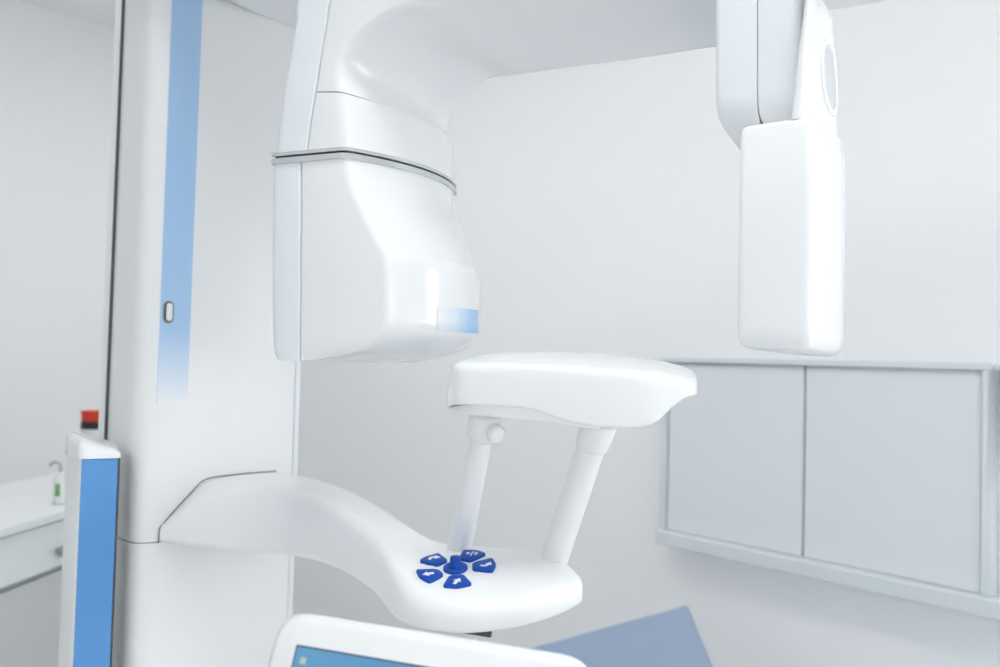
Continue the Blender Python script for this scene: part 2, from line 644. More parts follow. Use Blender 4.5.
# foot plate
bm = bmesh.new()
fc = (p0 + col_p1 + col_p2 + p3 + p4) / 5
prism(bm, [fc + (p - fc) * 1.04 for p in foot], 0.001, 0.03)
part('base_plate', bm, WHITE_SAT, bevel=0.006)

# printed blue stripe on the column face (fades out downwards)
P1_3 = Vector((col_p1.x, col_p1.y, 0))


def on_column(px, py):
    p = hit_plane(px, py, P1_3, CNF)
    return (p - P1_3).dot(CDF), p.z


s0, z_hi = on_column(172.5, 0)
s1, _ = on_column(202.5, 0)
s0b, z_lo = on_column(157, 405)
s1b, _ = on_column(187, 405)
s0, s1 = (s0 + s0b) / 2, (s1 + s1b) / 2
BLU = (0.40, 0.60, 0.87)
WHB = (0.84, 0.86, 0.87)
z_fade0 = on_column(170, 330)[1]
hst = TOPZ - 0.02 - z_lo
ff = (z_fade0 - z_lo) / hst
STRIPE = fade_mat('stripe_print', [(0.0, WHB), (ff * 0.35, (0.66, 0.75, 0.87)), (ff, (0.43, 0.63, 0.89)), (ff + 0.25, BLU), (1.0, (0.44, 0.63, 0.87))], 2, z_lo, TOPZ - 0.02, rough=0.32)
bm = bmesh.new()
box(bm, P1_3 + CDF * s0 + Vector((0, 0, z_lo)) - CNF * 0.004, CDF * (s1 - s0), CNF * 0.0046, Vector((0, 0, hst)))
stripe = sub('blue_stripe', bm, STRIPE, column, smooth=False)
# (object coordinates are shifted by the parent only, mesh keeps world coordinates)
bc, bz = on_column(168, 312)
c = P1_3 + CDF * bc + Vector((0, 0, bz))


def stadium(c, ex, ez, wx, hz, n, d0, d1, seg=10):
    pts = []
    r = wx / 2
    for k in range(seg + 1):
        a = math.pi * k / seg
        pts.append((r * math.cos(a), hz / 2 - r + r * math.sin(a)))
    for k in range(seg + 1):
        a = math.pi + math.pi * k / seg
        pts.append((r * math.cos(a), -hz / 2 + r + r * math.sin(a)))
    return [[c + ex * x + ez * y + n * d for x, y in pts] for d in (d0, d1)]


ZV = Vector((0, 0, 1))
sub('button_ring', loft(stadium(c, CDF, ZV, 0.0215, 0.044, CNF, -0.002, 0.0024)), CHROME, column)
sub('button_recess', loft(stadium(c, CDF, ZV, 0.0175, 0.039, CNF, 0.0, 0.0028)), DARKGREY, column)
rg = stadium(c + CDF * 0.0012, CDF, ZV, 0.0115, 0.034, CNF, 0.0, 0.006)
sub('release_button', loft(soften(rg, 0.003, 3, start=False)), WHITE, column)

# ---- frame of the rotating arm -------------------------------------------------
OC = at(345, 155, 1.25)
UH = Vector((0.898, -0.44, 0)).normalized()
WH = Vector((0.44, 0.898, 0)).normalized()
OCp = Vector((OC.x, OC.y, 0))


def uz(px, py, w=0.0):
    p = hit_plane(px, py, OCp + WH * w, WH)
    return Vector(((p - OCp).dot(UH), p.z))


def pos(u, w, z):
    return OCp + UH * u + WH * w + Vector((0, 0, z))


WD = 0.30


def arm_ring(I, O, b, w0=0.0, w1=WD, r=0.012, ro=0.006, narc=12, pull=0.0, rf=0.012):
    """closed ring: inner edge from near to far with a bulge b, then outer edge"""
    n = (I - O)
    n = n.normalized()
    cs = []
    for k in range(narc + 1):
        f = k / narc
        w = w0 + (w1 - w0) * f
        bb = b * (1 - (2 * f - 1) ** 2) - pull * f * f
        p = I + n * bb
        cs.append((pos(p.x, w, p.y), r if k == 0 else (rf if k == narc else 0.0)))
    cs.append((pos(O.x, w1, O.y), ro))
    cs.append((pos(O.x, w0, O.y), ro))
    return ring3(cs, 4)


# tube head -----------------------------------------------------------
rows = [((345, 156), (300, 159.5), (272, 163), .046), ((350, 183), (300, 186), (271, 188), .046), ((364, 215), (300, 218), (270.5, 220), .046),
        ((379, 245), (299.5, 248), (270, 248), .044), ((386, 261), (299.5, 264), (270, 264), .046), ((387, 300), (299.5, 300), (270, 300), .046),
        ((386.5, 322), (299, 326), (270.5, 326), .046), ((381, 337), (299, 342), (271, 342), .043), ((366, 348), (299, 352), (272, 352), .037),
        ((340, 355), (299, 357), (274, 357), .03), ((315, 359.5), (299, 360.5), (276, 360.5), .02)]
st = [(uz(*i), uz(*s), uz(*o), Vector((b, 0))) for i, s, o, b in rows]
st = catmull(st, 5)
fr_r = [arm_ring(i, s + (i - s).normalized() * 0.0007, b.x, r=.008, rf=.03, pull=-.018 + .028 * min(1, k / 20)) for k, (i, s, o, b) in enumerate(st)]
rc_r = [arm_ring(s, o, 0.0, r=0.003, ro=0.012) for i, s, o, b in st]
head = part('tube_head', loft(fr_r), WHITE, angle=50)
sub('rear_cover', loft(rc_r), WHITE_B, head, angle=50)

# seam between head and collar: dark gap with two metal lips
def lip(yoff0, yoff1, grow, m, name, parent):
    out = []
    I, O = (345.0, 147.0), (273, 153.5)
    for y in (yoff0, yoff1):
        i, o = uz(I[0], I[1] + y), uz(O[0], O[1] + y)
        n = (i - o).normalized()
        out.append(arm_ring(i + n * grow, o - n * grow, 0.046, w0=-grow, w1=WD + grow, r=0.012, pull=-0.018))
    return sub(name, loft(out), m, parent)


collar_rows = [((345, 149), (306, 151.5), (274, 156)), ((343, 120), (310, 121), (277, 122)), ((341, 92.3), (314.5, 92.6), (281, 93.5))]
cst = catmull([(uz(*i), uz(*s), uz(*o)) for i, s, o in collar_rows], 4)
collar = part('collar', loft([arm_ring(i, s + (i - s).normalized() * .0005, 0.046 - 0.004 * k / 8, pull=-0.018) for k, (i, s, o) in enumerate(cst)]), WHITE, angle=50)
lip(0, 3.4, 0.0028, CHROME, 'upper_trim', collar)
lip(1.0, 8.0, -0.0015, DARK, 'seam_seal', collar)
lip(5.6, 11.2, 0.0028, CHROME, 'lower_trim', collar)

# C-shaped arm --------------------------------------------------------
pxrows = [((341, 91.3), (315, 91.4), (281, 92.3)), ((339, 75), (318, 70), (284.5, 70)), ((343, 57), (321.5, 48), (288.5, 48)), ((360, 36), (326, 22), (293, 22)), ((389, 12), (332, -5), (299, -12))]
ast = [(uz(*i), uz(*s), uz(*o), Vector((b, 0))) for (i, s, o), b in zip(pxrows, (.036, .030, .018, .006, 0.0))]
zA = ast[-1][0].y
top = [(0.13, zA + .004, 0.02, zA + 0.10, 0.0, zA + 0.14), (0.2, zA + .009, 0.17, zA + .13, .16, zA + .155), (0.35, zA + .009, 0.35, zA + .13, .35, zA + .155), (0.47, zA + .010, .48, zA + .13, .48, zA + .155), (0.60, zA + .006, .60, zA + .12, .60, zA + .15)]
ast += [(Vector((a, b)), Vector((c, d)), Vector((e, f)), Vector((0, 0))) for a, b, c, d, e, f in top]
ast = catmull(ast, 5)
carm = part('c_arm', loft([arm_ring(i, s + (i - s).normalized() * .0005, max(0, b.x), pull=-0.018, w1=WD) for i, s, o, b in ast]), WHITE, angle=50)
sub('rear_cover', loft([arm_ring(s, o, 0.0, r=0.003, ro=0.014) for i, s, o in [q[:3] for q in list(cst) + list(ast)]]), WHITE_B, carm, angle=50)

# arm that carries the sensor ------------------------------------------
zTop = zA + .16


def leg_rows(pxl, pxr, ext=True):
    rows = []
    for (xl, xr, y, wn) in [(pxl, pxr, 0, 0), (pxl, pxr, 95, 0), (pxl + .3, pxr + .2, 107, .0012), (pxl + 1.5, pxr + 1, 116, .006), (pxl + 5, pxr + 2, 124, .016), (pxl + 14, pxr + 3, 136, .03), (pxl + 24, pxr + 4, 148, .05)]:
        rows.append((uz(xl, y), uz(xr, y), wn))
    return rows


def leg_loft(rows, r, wfar):
    rings = []
    l, rt, wn = rows[0]
    for z in (zTop, zTop - 0.08):
        rings.append(ring3([(pos(l.x, 0, z), r[0]), (pos(rt.x, 0, z), r[1]), (pos(rt.x, wfar, z), r[2]), (pos(l.x, wfar, z), r[3])], 5))
    for l, rt, wn in rows:
        rings.append(ring3([(pos(l.x, wn, l.y), r[0]), (pos(rt.x, wn, rt.y), r[1]), (pos(rt.x, wfar - wn, rt.y), r[2]), (pos(l.x, wfar - wn, l.y), r[3])], 5))
    return loft(rings)


sarm = part('sensor_arm', leg_loft(leg_rows(715, 757), (.008, .0015, .0015, .02), WD), WHITE_B, angle=40)
sub('outer_cover', leg_loft(leg_rows(757.7, 801), (.0015, .014, .016, .0015), WD - 0.09), WHITE_B, sarm, angle=40)

# sensor head ----------------------------------------------------------
wn = -0.012
uL = uz(737.5, 250, wn).x
uC = uz(812, 250, wn).x


def sensor_ring(z, du=0.0, dw=0.0, tilt=0.0):
    c = [((uL + du, wn + dw), .008), ((uC - du, wn + dw), .012), ((uC + .020 - du, .085), .05), ((uC + .024 - du, .16), .05), ((uC + .005 - du, .25), .03), ((uL + .02 + du, .25 - dw), .02)]
    cu = (uL + uC) / 2
    return ring3([(pos(u, w, z + tilt * (u - cu)), r) for (u, w), r in c], 6)


zt_, zb_ = uz(765, 121, wn).y, uz(775, 351, wn).y
rings = [sensor_ring(zt_, .008, .008, .06), sensor_ring(zt_ - .0015, .003, .003, .06), sensor_ring(zt_ - .006, 0, 0, .05), sensor_ring((zt_ + zb_) / 2, 0, 0, 0.0), sensor_ring(zb_ + .03, 0, 0, -.05),
         sensor_ring(zb_ + .015, .0006, .0008, -.05), sensor_ring(zb_ + .007, .003, .004, -.05), sensor_ring(zb_ + .002, .008, .010, -.05), sensor_ring(zb_, .016, .018, -.05)]
shead = part('sensor_head', loft(rings), WHITE, angle=50)
nrows = []
for xl, xr, y, b in [(800, 846, 175, -.6), (794, 844, 150, -.5), (791, 842.5, 124, -.1), (790.5, 842, 119, 1), (794, 840.5, 90, 1), (798, 839, 55, 1), (801.5, 838, 25, .9), (803.5, 838, 8, .85), (805, 838, -5, .7), (807, 837, -25, .6), (808, 836, -35, .5)]:
    nrows.append((uz(xl, y, wn).x, uz(xl, y, wn).y, xr, y, b))


def neck_ring(ul, z, xr, y, b):
    # outermost point so that its silhouette reaches pixel column xr
    w_s = .15
    us = uz(xr, y, w_s).x
    uc = ul + (us - ul) * .30
    return ring3([(pos(ul, wn * b, z), .004), (pos(uc, wn * b, z), .02), (pos(us - .012, .075, z), .04), (pos(us, w_s, z), .04), (pos(us - .02, .23, z), .03), (pos(ul, .24, z), .01)], 6)


neck = sub('neck', loft(soften([neck_ring(*r) for r in nrows], .006, 4, start=False)), WHITE, shead, angle=50)
# oval grip recess on the neck
def bvh_of(o):
    dg = bpy.context.evaluated_depsgraph_get()
    dg.update()
    ev = o.evaluated_get(dg)
    me = ev.to_mesh()
    mw = o.matrix_world
    vs = [mw @ v.co for v in me.vertices]
    t = BVHTree.FromPolygons(vs, [tuple(p.vertices) for p in me.polygons])
    ev.to_mesh_clear()
    return t


bpy.context.view_layer.update()
nb = bvh_of(neck)
hit = nb.ray_cast(CAM, ray(829, 78).normalized())
if hit[0] is not None:
    c, n = hit[0], hit[1].normalized()
    if n.dot(ray(829, 78)) > 0:
        n = -n
    n = Vector((n.x, n.y, 0)).normalized()
    ex = ZV.cross(n).normalized()
    hw, hh = 0.040, 0.043
    # raised lip: ring of tube following an ellipse, laid on the neck surface
    bm = bmesh.new()
    rings = []
    NR_ = 48
    for k in range(NR_):
        a = 2 * math.pi * k / NR_
        p = c + ex * (hw * math.cos(a)) + ZV * (hh * math.sin(a) * (1.0))
        h2 = nb.ray_cast(p + n * 0.05, -n)
        if h2[0] is not None:
            p = h2[0]
        tgt = (-ex * hw * math.sin(a) + ZV * hh * math.cos(a)).normalized()
        e2 = tgt.cross(n)
        rings.append([p + (n * math.cos(q * math.pi / 4) * .0035 + e2 * math.sin(q * math.pi / 4) * .0045) for q in range(8)])
    vs = [[bm.verts.new(p) for p in r] for r in rings]
    for k in range(NR_):
        a_, b_ = vs[k], vs[(k + 1) % NR_]
        for i in range(8):
            bm.faces.new((a_[i], a_[(i + 1) % 8], b_[(i + 1) % 8], b_[i]))
    sub('grip_rim', bm, WHITE, shead)
    bm = bmesh.new()
    vr = []
    for s in (1.0, .8, .55, .3):
        row = []
        for k in range(NR_):
            a = 2 * math.pi * k / NR_
            p = c + ex * (hw * s * math.cos(a)) + ZV * (hh * s * math.sin(a))
            h2 = nb.ray_cast(p + n * 0.05, -n)
            q = h2[0] if h2[0] is not None else p
            row.append(bm.verts.new(q + n * .0008))
        vr.append(row)
    for r1, r2 in zip(vr[:-1], vr[1:]):
        for k in range(NR_):
            bm.faces.new((r1[k], r1[(k + 1) % NR_], r2[(k + 1) % NR_], r2[k]))
    bm.faces.new(vr[-1])
    pd = sub('grip_pad', bm, GRIPM, shead)
    sd = pd.modifiers.new('thick', 'SOLIDIFY')
    sd.thickness = .001

# blue strip on the front of the tube head
bpy.context.view_layer.update()
hb = bvh_of(head)
bm = bmesh.new()
grid = []
NX, NY = 40, 8
ca, cb_ = None, None
for j in range(NY + 1):
    row = []
    for i in range(NX + 1):
        fx = i / NX
        x = 437 + (478 - 437) * fx
        y0 = 306 + (310 - 306) * fx
        y1 = 331 + (333.5 - 331) * fx
        y = y0 + (y1 - y0) * j / NY
        h2 = hb.ray_cast(CAM, ray(x, y).normalized())
        p = (h2[0] + h2[1] * .0010) if h2[0] is not None else None
        row.append(p)
    grid.append(row)
vg = [[bm.verts.new(p) if p is not None else None for p in r] for r in grid]
for j in range(NY):
    for i in range(NX):
        q = (vg[j][i], vg[j][i + 1], vg[j + 1][i + 1], vg[j + 1][i])
        if all(q):
            bm.faces.new(q)
xs = [p for p in grid[1] if p is not None]
LOGO = fade_mat('logo_strip_print', [(0.0, (0.86, 0.87, 0.877)), (0.25, (0.72, 0.80, 0.885)), (0.60, (0.36, 0.60, 0.90)), (1.0, (0.24, 0.52, 0.88))], 1, xs[0].y, xs[-1].y, rough=0.25)
_l = LOGO.node_tree.nodes['Principled BSDF']
_l.inputs['Coat Weight'].default_value = .6
_l.inputs['Coat Roughness'].default_value = .04
_l.inputs['Roughness'].default_value = .2
ls = sub('blue_strip', bm, LOGO, head)

# overhead arm ----------------------------------------------------------
zo = hit_plane(255, 12, P1_3, CNF).z
zo = max(zo, zTop + 0.01 + 0.02)
cen = pos(.30, WD / 2, 0)
d1 = Vector((cen.x - mid.x, cen.y - mid.y)).normalized()
nn = Vector((-d1.y, d1.x))
LL = (Vector((cen.x, cen.y)) - mid).length
zo = CAM.z + .684
far = [(222, 1.647), (258, 1.72), (293, 1.77), (400, 1.81), (520, 1.80), (640, 1.75), (740, 1.68), (835, 1.600), (878, 1.567)]
poly = [col_p1 + cdir * .02 + cin * .16, col_p1 + cdir * .03 - cin * .03]
poly += [Vector((at(px, 350, D).x, D)) for px, D in far]
poly += [Vector((.80, 1.42)), Vector((.70, 1.26)), Vector((.40, 1.12)), Vector((.05, 1.08)), Vector((-.2, 1.15)), Vector((-.5, 1.38)), Vector((-.72, 1.57))]
bm = bmesh.new()
prism(bm, poly, zo, TOPZ + 0.02)
part('overhead_arm', bm, WHITE_SAT, bevel=.012)
bm = loft(tube_rings(Vector((cen.x, cen.y, zTop - .03)), Vector((cen.x, cen.y, 3)), [(0, .11), (zo - zTop + .05, .11)], 40))
part('rotation_bearing', bm, WHITE_SAT)

# support arm with keypad -----------------------------------------------
S = [  # top-far, top-near, bottom-near, bottom-far : (px, py, depth)
    ((163, 523, 1.578), (159, 531, 1.558), (160.5, 542, 1.558), (168, 542, 1.585)),
    ((184, 502, 1.612), (178, 516, 1.550), (182, 546, 1.548), (196, 541, 1.625)),
    ((213, 477.5, 1.655), (210, 497, 1.535), (218, 551, 1.530), (235, 540, 1.68)),
    ((275, 471, 1.74), (277, 487, 1.480), (290, 556, 1.470), (300, 540, 1.75)),
    ((338, 483, 1.56), (326, 500, 1.35), (334, 567, 1.335), (345, 555, 1.56)),
    ((392, 510, 1.40), (369, 530, 1.235), (371, 590, 1.215), (390, 585, 1.38)),
    ((430, 535, 1.29), (388, 562, 1.135), (392, 620, 1.125), (425, 590, 1.27)),
    ((462, 541, 1.235), (415, 596, 1.072), (411, 630, 1.078), (460, 592, 1.23)),
    ((505, 544, 1.205), (472, 607, 1.050), (458, 638, 1.058), (503, 592, 1.20)),
    ((545, 549, 1.18), (535, 601, 1.055), (523, 630, 1.064), (545, 594, 1.18)),
    ((569, 562, 1.155), (571, 588, 1.082), (566, 615, 1.085), (568, 597, 1.15)),
    ((580, 575, 1.135), (583, 584, 1.11), (582, 604, 1.11), (580, 600, 1.13)),
]
st = catmull([tuple(at(*q) for q in s) for s in S], 5)
rings = []
for k, (tf, tn, bn, bf) in enumerate(st):
    f = min(1, k / 12)
    g = max(0.0, 1 - abs(k - 22) / 16)
    rings.append(ring3([(tf, .002 + .016 * f + .02 * g), (tn, .012 + .016 * f + .012 * g), (bn, .010 + .008 * f), (bf, .012)], 6))
for _ in range(4):
    rings = [rings[0]] + [[(a + b * 2 + c) / 4 if i > 12 else b for a, b, c in zip(rings[i - 1], rings[i], rings[i + 1])] for i in range(1, len(rings) - 1)] + [rings[-1]]
nothing = 0
support = part('support_arm', loft(soften(rings, .008, 4, start=False)), WHITE_ARM, angle=60)
# dark bead standing in for the shadow gap where the arm leaves the column
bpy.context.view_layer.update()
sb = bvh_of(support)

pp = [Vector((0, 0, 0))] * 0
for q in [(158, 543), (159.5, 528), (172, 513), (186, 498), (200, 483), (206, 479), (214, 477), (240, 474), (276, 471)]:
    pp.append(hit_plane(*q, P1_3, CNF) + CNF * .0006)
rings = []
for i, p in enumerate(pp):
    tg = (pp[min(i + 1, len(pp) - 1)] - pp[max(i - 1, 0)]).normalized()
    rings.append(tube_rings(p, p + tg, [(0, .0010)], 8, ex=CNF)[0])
part('arm_gap_shade', loft(rings), DARKGREY)

# keypad ---------------------------------------------------------------
KC = (455.5, 568.5)
h0 = sb.ray_cast(CAM, ray(*KC).normalized())
hs = [sb.ray_cast(CAM, ray(KC[0] + dx, KC[1] + dy).normalized()) for dx, dy in ((-28, 6), (28, -1), (3, 11), (-18, -8), (15, -11))]
kn = Vector((0, 0, 0))
for h in hs + [h0]:
    kn += h[1]
kn.normalize()
kc = h0[0]
kx = RIGHT - kn * RIGHT.dot(kn)
kx.normalize()
ky = kn.cross(kx).normalized()
print('KEYPAD normal', kn, 'at', kc, 'view ratio', abs(kn.dot((kc - CAM).normalized())))


def kp(x, y, d=0.0):
    return kc + kx * x + ky * y + kn * d


def surf(p):
    h = sb.ray_cast(p + kn * .03, -kn)
    return h[0] if h[0] is not None else p


def plate(pts, thick, round_top=0.0012, base=-.002):
    """flat key from 2-D outline laid on the arm surface"""
    base_pts = [surf(kp(x, y)) for x, y in pts]
    rings = [[p + kn * base for p in base_pts], [p + kn * (thick - round_top) for p in base_pts]]
    c = sum(base_pts, Vector((0, 0, 0))) / len(base_pts)
    for t, s in ((.5, .25), (1.0, 1.0)):
        rings.append([p + (c - p).normalized() * (round_top * s) + kn * (thick - round_top + round_top * math.sin(t * math.pi / 2)) for p in base_pts])
    return loft(rings)


def round2(pts, r, seg=5):
    return [Vector((p.x, p.y)) for p in ring3([(Vector((x, y, 0)), r) for x, y in pts], seg)]


pxm = FPX / h0[0].y                           # pixels per metre here
RK = 29.5 / pxm


def rot(x, y, a):
    return x * math.cos(a) - y * math.sin(a), x * math.sin(a) + y * math.cos(a)


def arrow_straight(L=1.0):
    return [(-.5, -.17), (.02, -.17), (.02, -.42), (.55, 0), (.02, .42), (.02, .17), (-.5, .17)]


def arrow_curved(flip=1):
    out = []
    inn = []
    for k in range(9):
        a = math.radians(200 - 110 * k / 8)
        out.append((.55 * math.cos(a) + .1, .62 * math.sin(a) - .25))
        inn.append((.30 * math.cos(a) + .1, .34 * math.sin(a) - .25))
    pts = out + [(.1, .62), (.62, .23), (.1, -.12)] + list(reversed(inn))
    return [(x, y * flip) for x, y in pts]


keys = [(1, 'r'), (60, 'i'), (140, 'c'), (213, 's'), (276, 't')]
for ang, kind in keys:
    a = math.radians(ang)
    # petal: wide outer edge, narrower inner edge
    hwI, hwO, rI, rO = .0095, .0195, RK - .0175, RK + .014
    pts = [(rI, -hwI), (rO - .004, -hwO), (rO + .001, 0.0), (rO - .004, hwO), (rI, hwI)]
    outline = [rot(x, y, a) for x, y in pts]
    outl = round2(outline, .0055)
    key = part('keypad_button', plate(outl, .0032), BLUEKEY, angle=60)
    cx, cy = rot(RK + .001, 0, a)
    sc = .0150
    if kind == 's':
        shp = [[rot(x * sc, y * sc * .9, math.radians(205)) for x, y in arrow_straight()]]
    elif kind == 't':
        shp = [[rot(x * sc, y * sc * .9, math.radians(62)) for x, y in arrow_straight()]]
    elif kind == 'c':
        shp = [[rot(x * sc, y * sc, math.radians(0)) for x, y in arrow_curved()]]
    elif kind == 'r':
        shp = [[(-x * sc * .9, -y * sc * .9) for x, y in [(-p[0], p[1]) for p in [rot(q[0], q[1], math.radians(-60)) for q in arrow_curved()]]]]
    else:
        circ = [(.22 * math.cos(t * math.pi / 8) - .42, .24 * math.sin(t * math.pi / 8) + .2) for t in range(16)]
        slash = [(-.16, -.55), (-.04, -.55), (.2, .5), (.08, .5)]
        hook = [(.25, -.1), (.35, -.35), (.62, -.35), (.75, -.1), (.62, -.1), (.55, -.22), (.42, -.22), (.37, -.1)]
        bar = [(.32, .12), (.72, .12), (.72, .28), (.32, .28)]
        shp = [[(x * sc * .8, y * sc * .8) for x, y in g] for g in (circ, slash, hook, bar)]
    bpy.context.view_layer.update()
    kb = bvh_of(key)

    def ksurf(p):
        h = kb.ray_cast(p + kn * .03, -kn)
        return h[0] if h[0] is not None else surf(p) + kn * .0032
    bm = bmesh.new()
    for g in shp:
        bs = [ksurf(kp(cx + x, cy + y)) for x, y in g]
        lo_ = [bm.verts.new(p - kn * .0004) for p in bs]
        hi_ = [bm.verts.new(p + kn * .0005) for p in bs]
        n = len(bs)
        bm.faces.new(hi_)
        bm.faces.new(list(reversed(lo_)))
        for i in range(n):
            j = (i + 1) % n
            bm.faces.new((lo_[i], lo_[j], hi_[j], hi_[i]))
    bm.normal_update()
    bmesh.ops.triangulate(bm, faces=[f for f in bm.faces if len(f.verts) > 4], ngon_method='EAR_CLIP')
    sub('icon', bm, ICON, key, smooth=False)
rj = 12.2 / pxm
joy = part('joystick', loft(tube_rings(kc - kn * .003, kc + kn, [(0, rj), (.005, rj), (.0062, rj * .92), (.0066, rj * .5)], 36)), BLUEKEY, angle=50)
sv = (ZV * .7 + kn * .3).normalized()
sub('stick', loft(tube_rings(kc + kn * .002, kc + kn * .002 + sv, [(0, .0086), (.003, .0076), (.0125, .0073), (.0145, .0066), (.0152, .004)], 28)), BLUEKEY, joy, angle=50)

# posts and chin rest ---------------------------------------------------
def post(b, t, r0, r1, rc, squash=1.0):
    pb, pt = at(*b), at(*t)
    L = (pt - pb).length
    ax = (pt - pb).normalized()
    o = part('support_post', loft(tube_rings(pb - ax * .03, pt, [(0, r0), (.03, r0), (L * .5 + .03, (r0 + r1) / 2), (L + .03 + .012, r1)], 32, ex=RIGHT, squash=squash)), WHITE_SAT, angle=50)
    # clamp collar at the top
    prof = [(L - .022, r1 * 1.02), (L - .020, rc * .90), (L - .014, rc * .96), (L + .002, rc), (L + .016, rc * 1.03), (L + .02, rc * .85)]
    sub('clamp', loft(tube_rings(pb, pt, prof, 32, ex=RIGHT, squash=squash)), WHITE_SAT, o, angle=60)
    return o, pb, pt, ax


pL, a0, a1, axl = post((460, 543, 1.215), (484.5, 424, 1.135), .0180, .0142, .0228)
pR, b0, b1, axr = post((555, 556, 1.165), (596, 433, 1.085), .0192, .0180, .0228)
# lever knob on the left clamp
kp_ = at(499, 436, 1.105)
k0 = at(488, 430, 1.125)
dk = (kp_ - k0).normalized()
sub('clamp_knob', loft(tube_rings(k0, kp_, [(0, .007), (.014, .0085), (.016, .0125), (.021, .013), (.025, .010), (.026, .004)], 24)), WHITE, pL, angle=50)

ST = [  # px: back-top, front-top, front-bottom, with depths
    ((452, 364), (449, 367), (445.5, 407.5), 1.165, 1.115),
    ((468, 357.5), (459, 363.5), (456, 405), 1.20, 1.078),
    ((498, 352), (493, 362.5), (492, 406), 1.225, 1.062),
    ((535, 350.5), (533, 363.5), (532, 410), 1.225, 1.05),
    ((575, 351), (574, 366), (572, 423), 1.215, 1.037),
    ((612, 353.5), (612, 369), (612, 428), 1.20, 1.027),
    ((640, 356.5), (643, 371.5), (642, 427), 1.18, 1.022),
    ((658, 359), (661, 373), (658, 421), 1.16, 1.024),
    ((671, 361.5), (674, 375), (671, 408.5), 1.145, 1.030),
    ((683, 364.5), (686, 377), (684, 399), 1.13, 1.038),
    ((694, 370), (697, 380), (697, 395.5), 1.11, 1.052),
]
st = []
for bt, ft, fb, db, df in ST:
    pbt, pft, pfb = at(*bt, db), at(*ft, df), at(*fb, df + .004)
    pbb = Vector((pbt.x, pbt.y, pfb.z + .004))
    st.append((pbt, pft, pfb, pbb))
st = catmull(st, 5)
rings = [ring3([(a, .02), (b, .016), (c, .005), (d, .01)], 6) for a, b, c, d in st]
chin = part('chin_rest', loft(soften(rings, .010, 4)), WHITE_CHIN, angle=55)
# insert under the shell
IN = [((448, 408), (448, 413), 1.118, 1.17), ((470, 404), (470, 415.5), 1.083, 1.19), ((500, 404), (500, 418), 1.069, 1.20), ((535, 408), (535, 422), 1.057, 1.20), ((575, 415), (575, 427), 1.045, 1.19), ((600, 420), (600, 429), 1.04, 1.18)]
st = []
for tp, bt, df, db in IN:
    t_, b_ = at(*tp, df), at(*bt, df)
    bk = at(*bt, db)
    st.append((Vector((bk.x, bk.y, t_.z)), t_, b_, Vector((bk.x, bk.y, b_.z))))
st = catmull(st, 4)
sub('under_tray', loft([ring3([(a, .004), (b, .003), (c, .006), (d, .006)], 4) for a, b, c, d in st]), WHITE_SAT, chin, angle=50)

# touch screen ----------------------------------------------------------
TL = at(300, 620.5, .835)
TR = at(567, 664, .779)
SX = (TR - TL).normalized()
SW = (TR - TL).length
lean = math.radians(22)
SB = SX.cross(ZV)
if SB.y < 0:
    SB = -SB
SB = Vector((SB.x, SB.y, SB.z)).normalized()       # back direction
SYd = (-ZV * math.cos(lean) - SB * math.sin(lean))
SYd = (SYd - SX * SYd.dot(SX)).normalized()
SN = SX.cross(SYd).normalized()
if SN.dot(CAM - TL) < 0:
    SN = -SN
SH = .19
TL = TL - SX * .018


def srect(x0, x1, y0, y1, r, d, seg=6):
    return ring3([(TL + SX * x + SYd * y + SN * d, r) for x, y in ((x0, y0), (x1, y0), (x1, y1), (x0, y1))], seg)


SWW = SW + .036
CH = .0085
rings = [srect(.004, SWW - .004, .002, SH - .01, .02, -.036), srect(-CH + .002, SWW + CH - .002, -CH + .002, SH - .003, .030, -.031), srect(-CH, SWW + CH, -CH, SH, .034, -.024), srect(-CH, SWW + CH, -CH, SH, .034, -.0125), srect(-CH + .001, SWW + CH - .001, -CH + .001, SH - .001, .033, -.0105), srect(-.001, SWW + .001, -.001, SH - .006, .027, -.0012), srect(.001, SWW - .001, .001, SH - .008, .026, 0)]
scr = part('touch_screen', loft(rings), WHITE, angle=50)
SCR = fade_mat('display_image', [(0.0, (0.16, 0.44, 0.72)), (0.5, (0.10, 0.36, 0.66)), (1.0, (0.2, 0.5, 0.78))], 0, TL.x, TL.x + SWW, rough=.12)
bs = SCR.node_tree.nodes['Principled BSDF']
for l in list(SCR.node_tree.links):
    if l.to_socket == bs.inputs['Base Color']:
        src = l.from_socket
        SCR.node_tree.links.remove(l)
        SCR.node_tree.links.new(src, bs.inputs['Emission Color'])
        break
bs.inputs['Emission Strength'].default_value = .6
bs.inputs['Base Color'].default_value = (.01, .02, .03, 1)
EDGE = mat('display_edge', (.02, .04, .12), rough=.2, noise=.002)
mx = .022
my = .0235
sub('display_border', loft([srect(mx - .0015, SWW - mx + .0015, my - .0015, SH - .022, .0015, -.001, 2), srect(mx - .0015, SWW - mx + .0015, my - .0015, SH - .022, .0015, .0004, 2)]), EDGE, scr, smooth=False)
sub('display', loft([srect(mx, SWW - mx, my, SH - .0235, .001, -.001, 2), srect(mx, SWW - mx, my, SH - .0235, .001, .0009, 2)]), SCR, scr, smooth=False)
ICM = mat('desktop_icon_print', (.35, .42, .35), rough=.4, emit=.2)
for k in range(2):
    y = my + .009 + k * .02
    sub('desktop_icon', loft([srect(mx + .006, mx + .012, y, y + .006, .001, .0005, 2), srect(mx + .006, mx + .012, y, y + .006, .001, .0012, 2)]), ICM, scr, smooth=False)
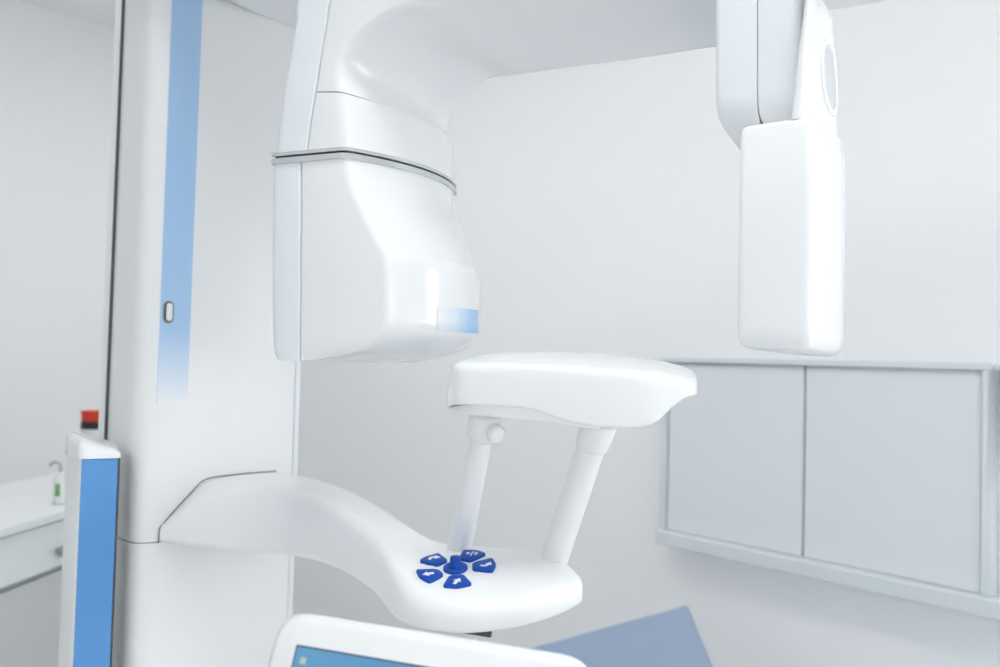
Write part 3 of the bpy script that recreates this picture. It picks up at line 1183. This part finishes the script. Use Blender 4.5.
# hinge between the arm and the screen
hA = at(450, 622, 1.115)
bm = bmesh.new()
sc_c = TL + SX * (SWW * .52) + SYd * .075 - SN * .03
w = SX * .035
hl = SB * .0
ringA = [hA - w - FWD * .02 + ZV * 0, hA + w - FWD * .02, hA + w + FWD * .03, hA - w + FWD * .03]
ringB = [p + Vector((0, 0, -.035)) for p in ringA]
ringC = [sc_c - w - SYd * .02 + SB * .012, sc_c + w - SYd * .02 + SB * .012, sc_c + w + SYd * .02 + SB * .012, sc_c - w + SYd * .02 + SB * .012]
ringD = [p - SB * .02 for p in ringC]
bm = loft([ringA, ringB, ringC, ringD])
part('screen_hinge', bm, WHITE_SAT, bevel=.004)
bm = bmesh.new()
p = at(450, 630.5, 1.085)
box(bm, p - SX * .045 - FWD * .005, SX * .10, FWD * .05, Vector((0, 0, .02)))
part('hinge_plate', bm, DARKGREY, bevel=.003)

# ------------------------------------------------------------------ upright unit with the blue front, left of the column
q0, q1 = plan(79.5, 1.50, 500), plan(117.5, 1.53, 500)
qd = (q1 - q0).normalized()
qn = Vector((-qd.y, qd.x))
if qn.y < 0:
    qn = -qn
zblue = at(100, 458.5, 1.515).z
unit = thing('control_post', ((q0 + q1).x / 2, (q0 + q1).y / 2 + .04, 0), 'slim white upright post with a blue front panel left of the machine column', 'post')
left = plan(66, 1.56, 500)
body_poly = [q0 + qn * .004 - qd * .002, q1 + qn * .004, q1 + qn * .055, left + qn * .05, left]
bm = loft([plan_ring(body_poly, zz, [.012, .004, .01, .014, .014], 5) for zz in (0.0, zblue)])
o = finish('body', bm, WHITE_SAT)
reparent(o, unit)
bm = bmesh.new()
prism(bm, [q0 + qd * .001, q1 - qd * .0015, q1 - qd * .0015 + qn * .006, q0 + qd * .001 + qn * .006], 0.06, zblue - .001)
reparent(finish('blue_panel', bm, BLUEPANEL, bevel=.001, seg=2), unit)
bm = bmesh.new()
prism(bm, [q1 - qd * .001, q1 + qd * .002, q1 + qd * .002 + qn * .05, q1 - qd * .001 + qn * .05], 0.06, zblue)
reparent(finish('gap_shade', bm, DARKGREY, smooth=False), unit)  # dark strip standing in for shade in the gap beside the column
# sloping cap, high on the left
cap_poly = [q0 - qn * .003 - qd * .003, q1 + qd * .003 - qn * .003, q1 + qd * .003 + qn * .057, left + qn * .053 - qd * .003, left - qd * .003 - qn * .002]
r0 = plan_ring(cap_poly, zblue, [.012, .008, .012, .016, .016], 5)
xl = min(p.x for p in r0)
xr = max(p.x for p in r0)
dz = at(72, 434, 1.54).z - zblue


def capz(p, s):
    f = (p.x - xl) / (xr - xl)
    return zblue + (.010 + (dz - .010) * (1 - f ** 2.0)) * s


rings = [r0] + [[Vector((p.x, p.y, capz(p, .62))) for p in r0]]
rings.append([Vector((p.x, p.y, capz(p, .88))) for p in shrink(r0, .0045)])
rings.append([Vector((p.x, p.y, capz(p, 1.0))) for p in shrink(r0, .015)])
reparent(finish('top_cap', loft(rings), WHITE, angle=60), unit)

# ------------------------------------------------------------------ world and view
w = bpy.data.worlds.new('world')
scene.world = w
w.use_nodes = True
bg = w.node_tree.nodes['Background']
bg.inputs[0].default_value = (0.95, 0.98, 1.0, 1)
bg.inputs[1].default_value = 2.5
vs_ = scene.view_settings
vs_.view_transform = 'Standard'
vs_.look = 'None'
vs_.exposure = 0.27
vs_.gamma = 1
vs_.use_curve_mapping = False
scene.cycles.use_denoising = True
scene.cycles.max_bounces = 10
scene.cycles.diffuse_bounces = 8
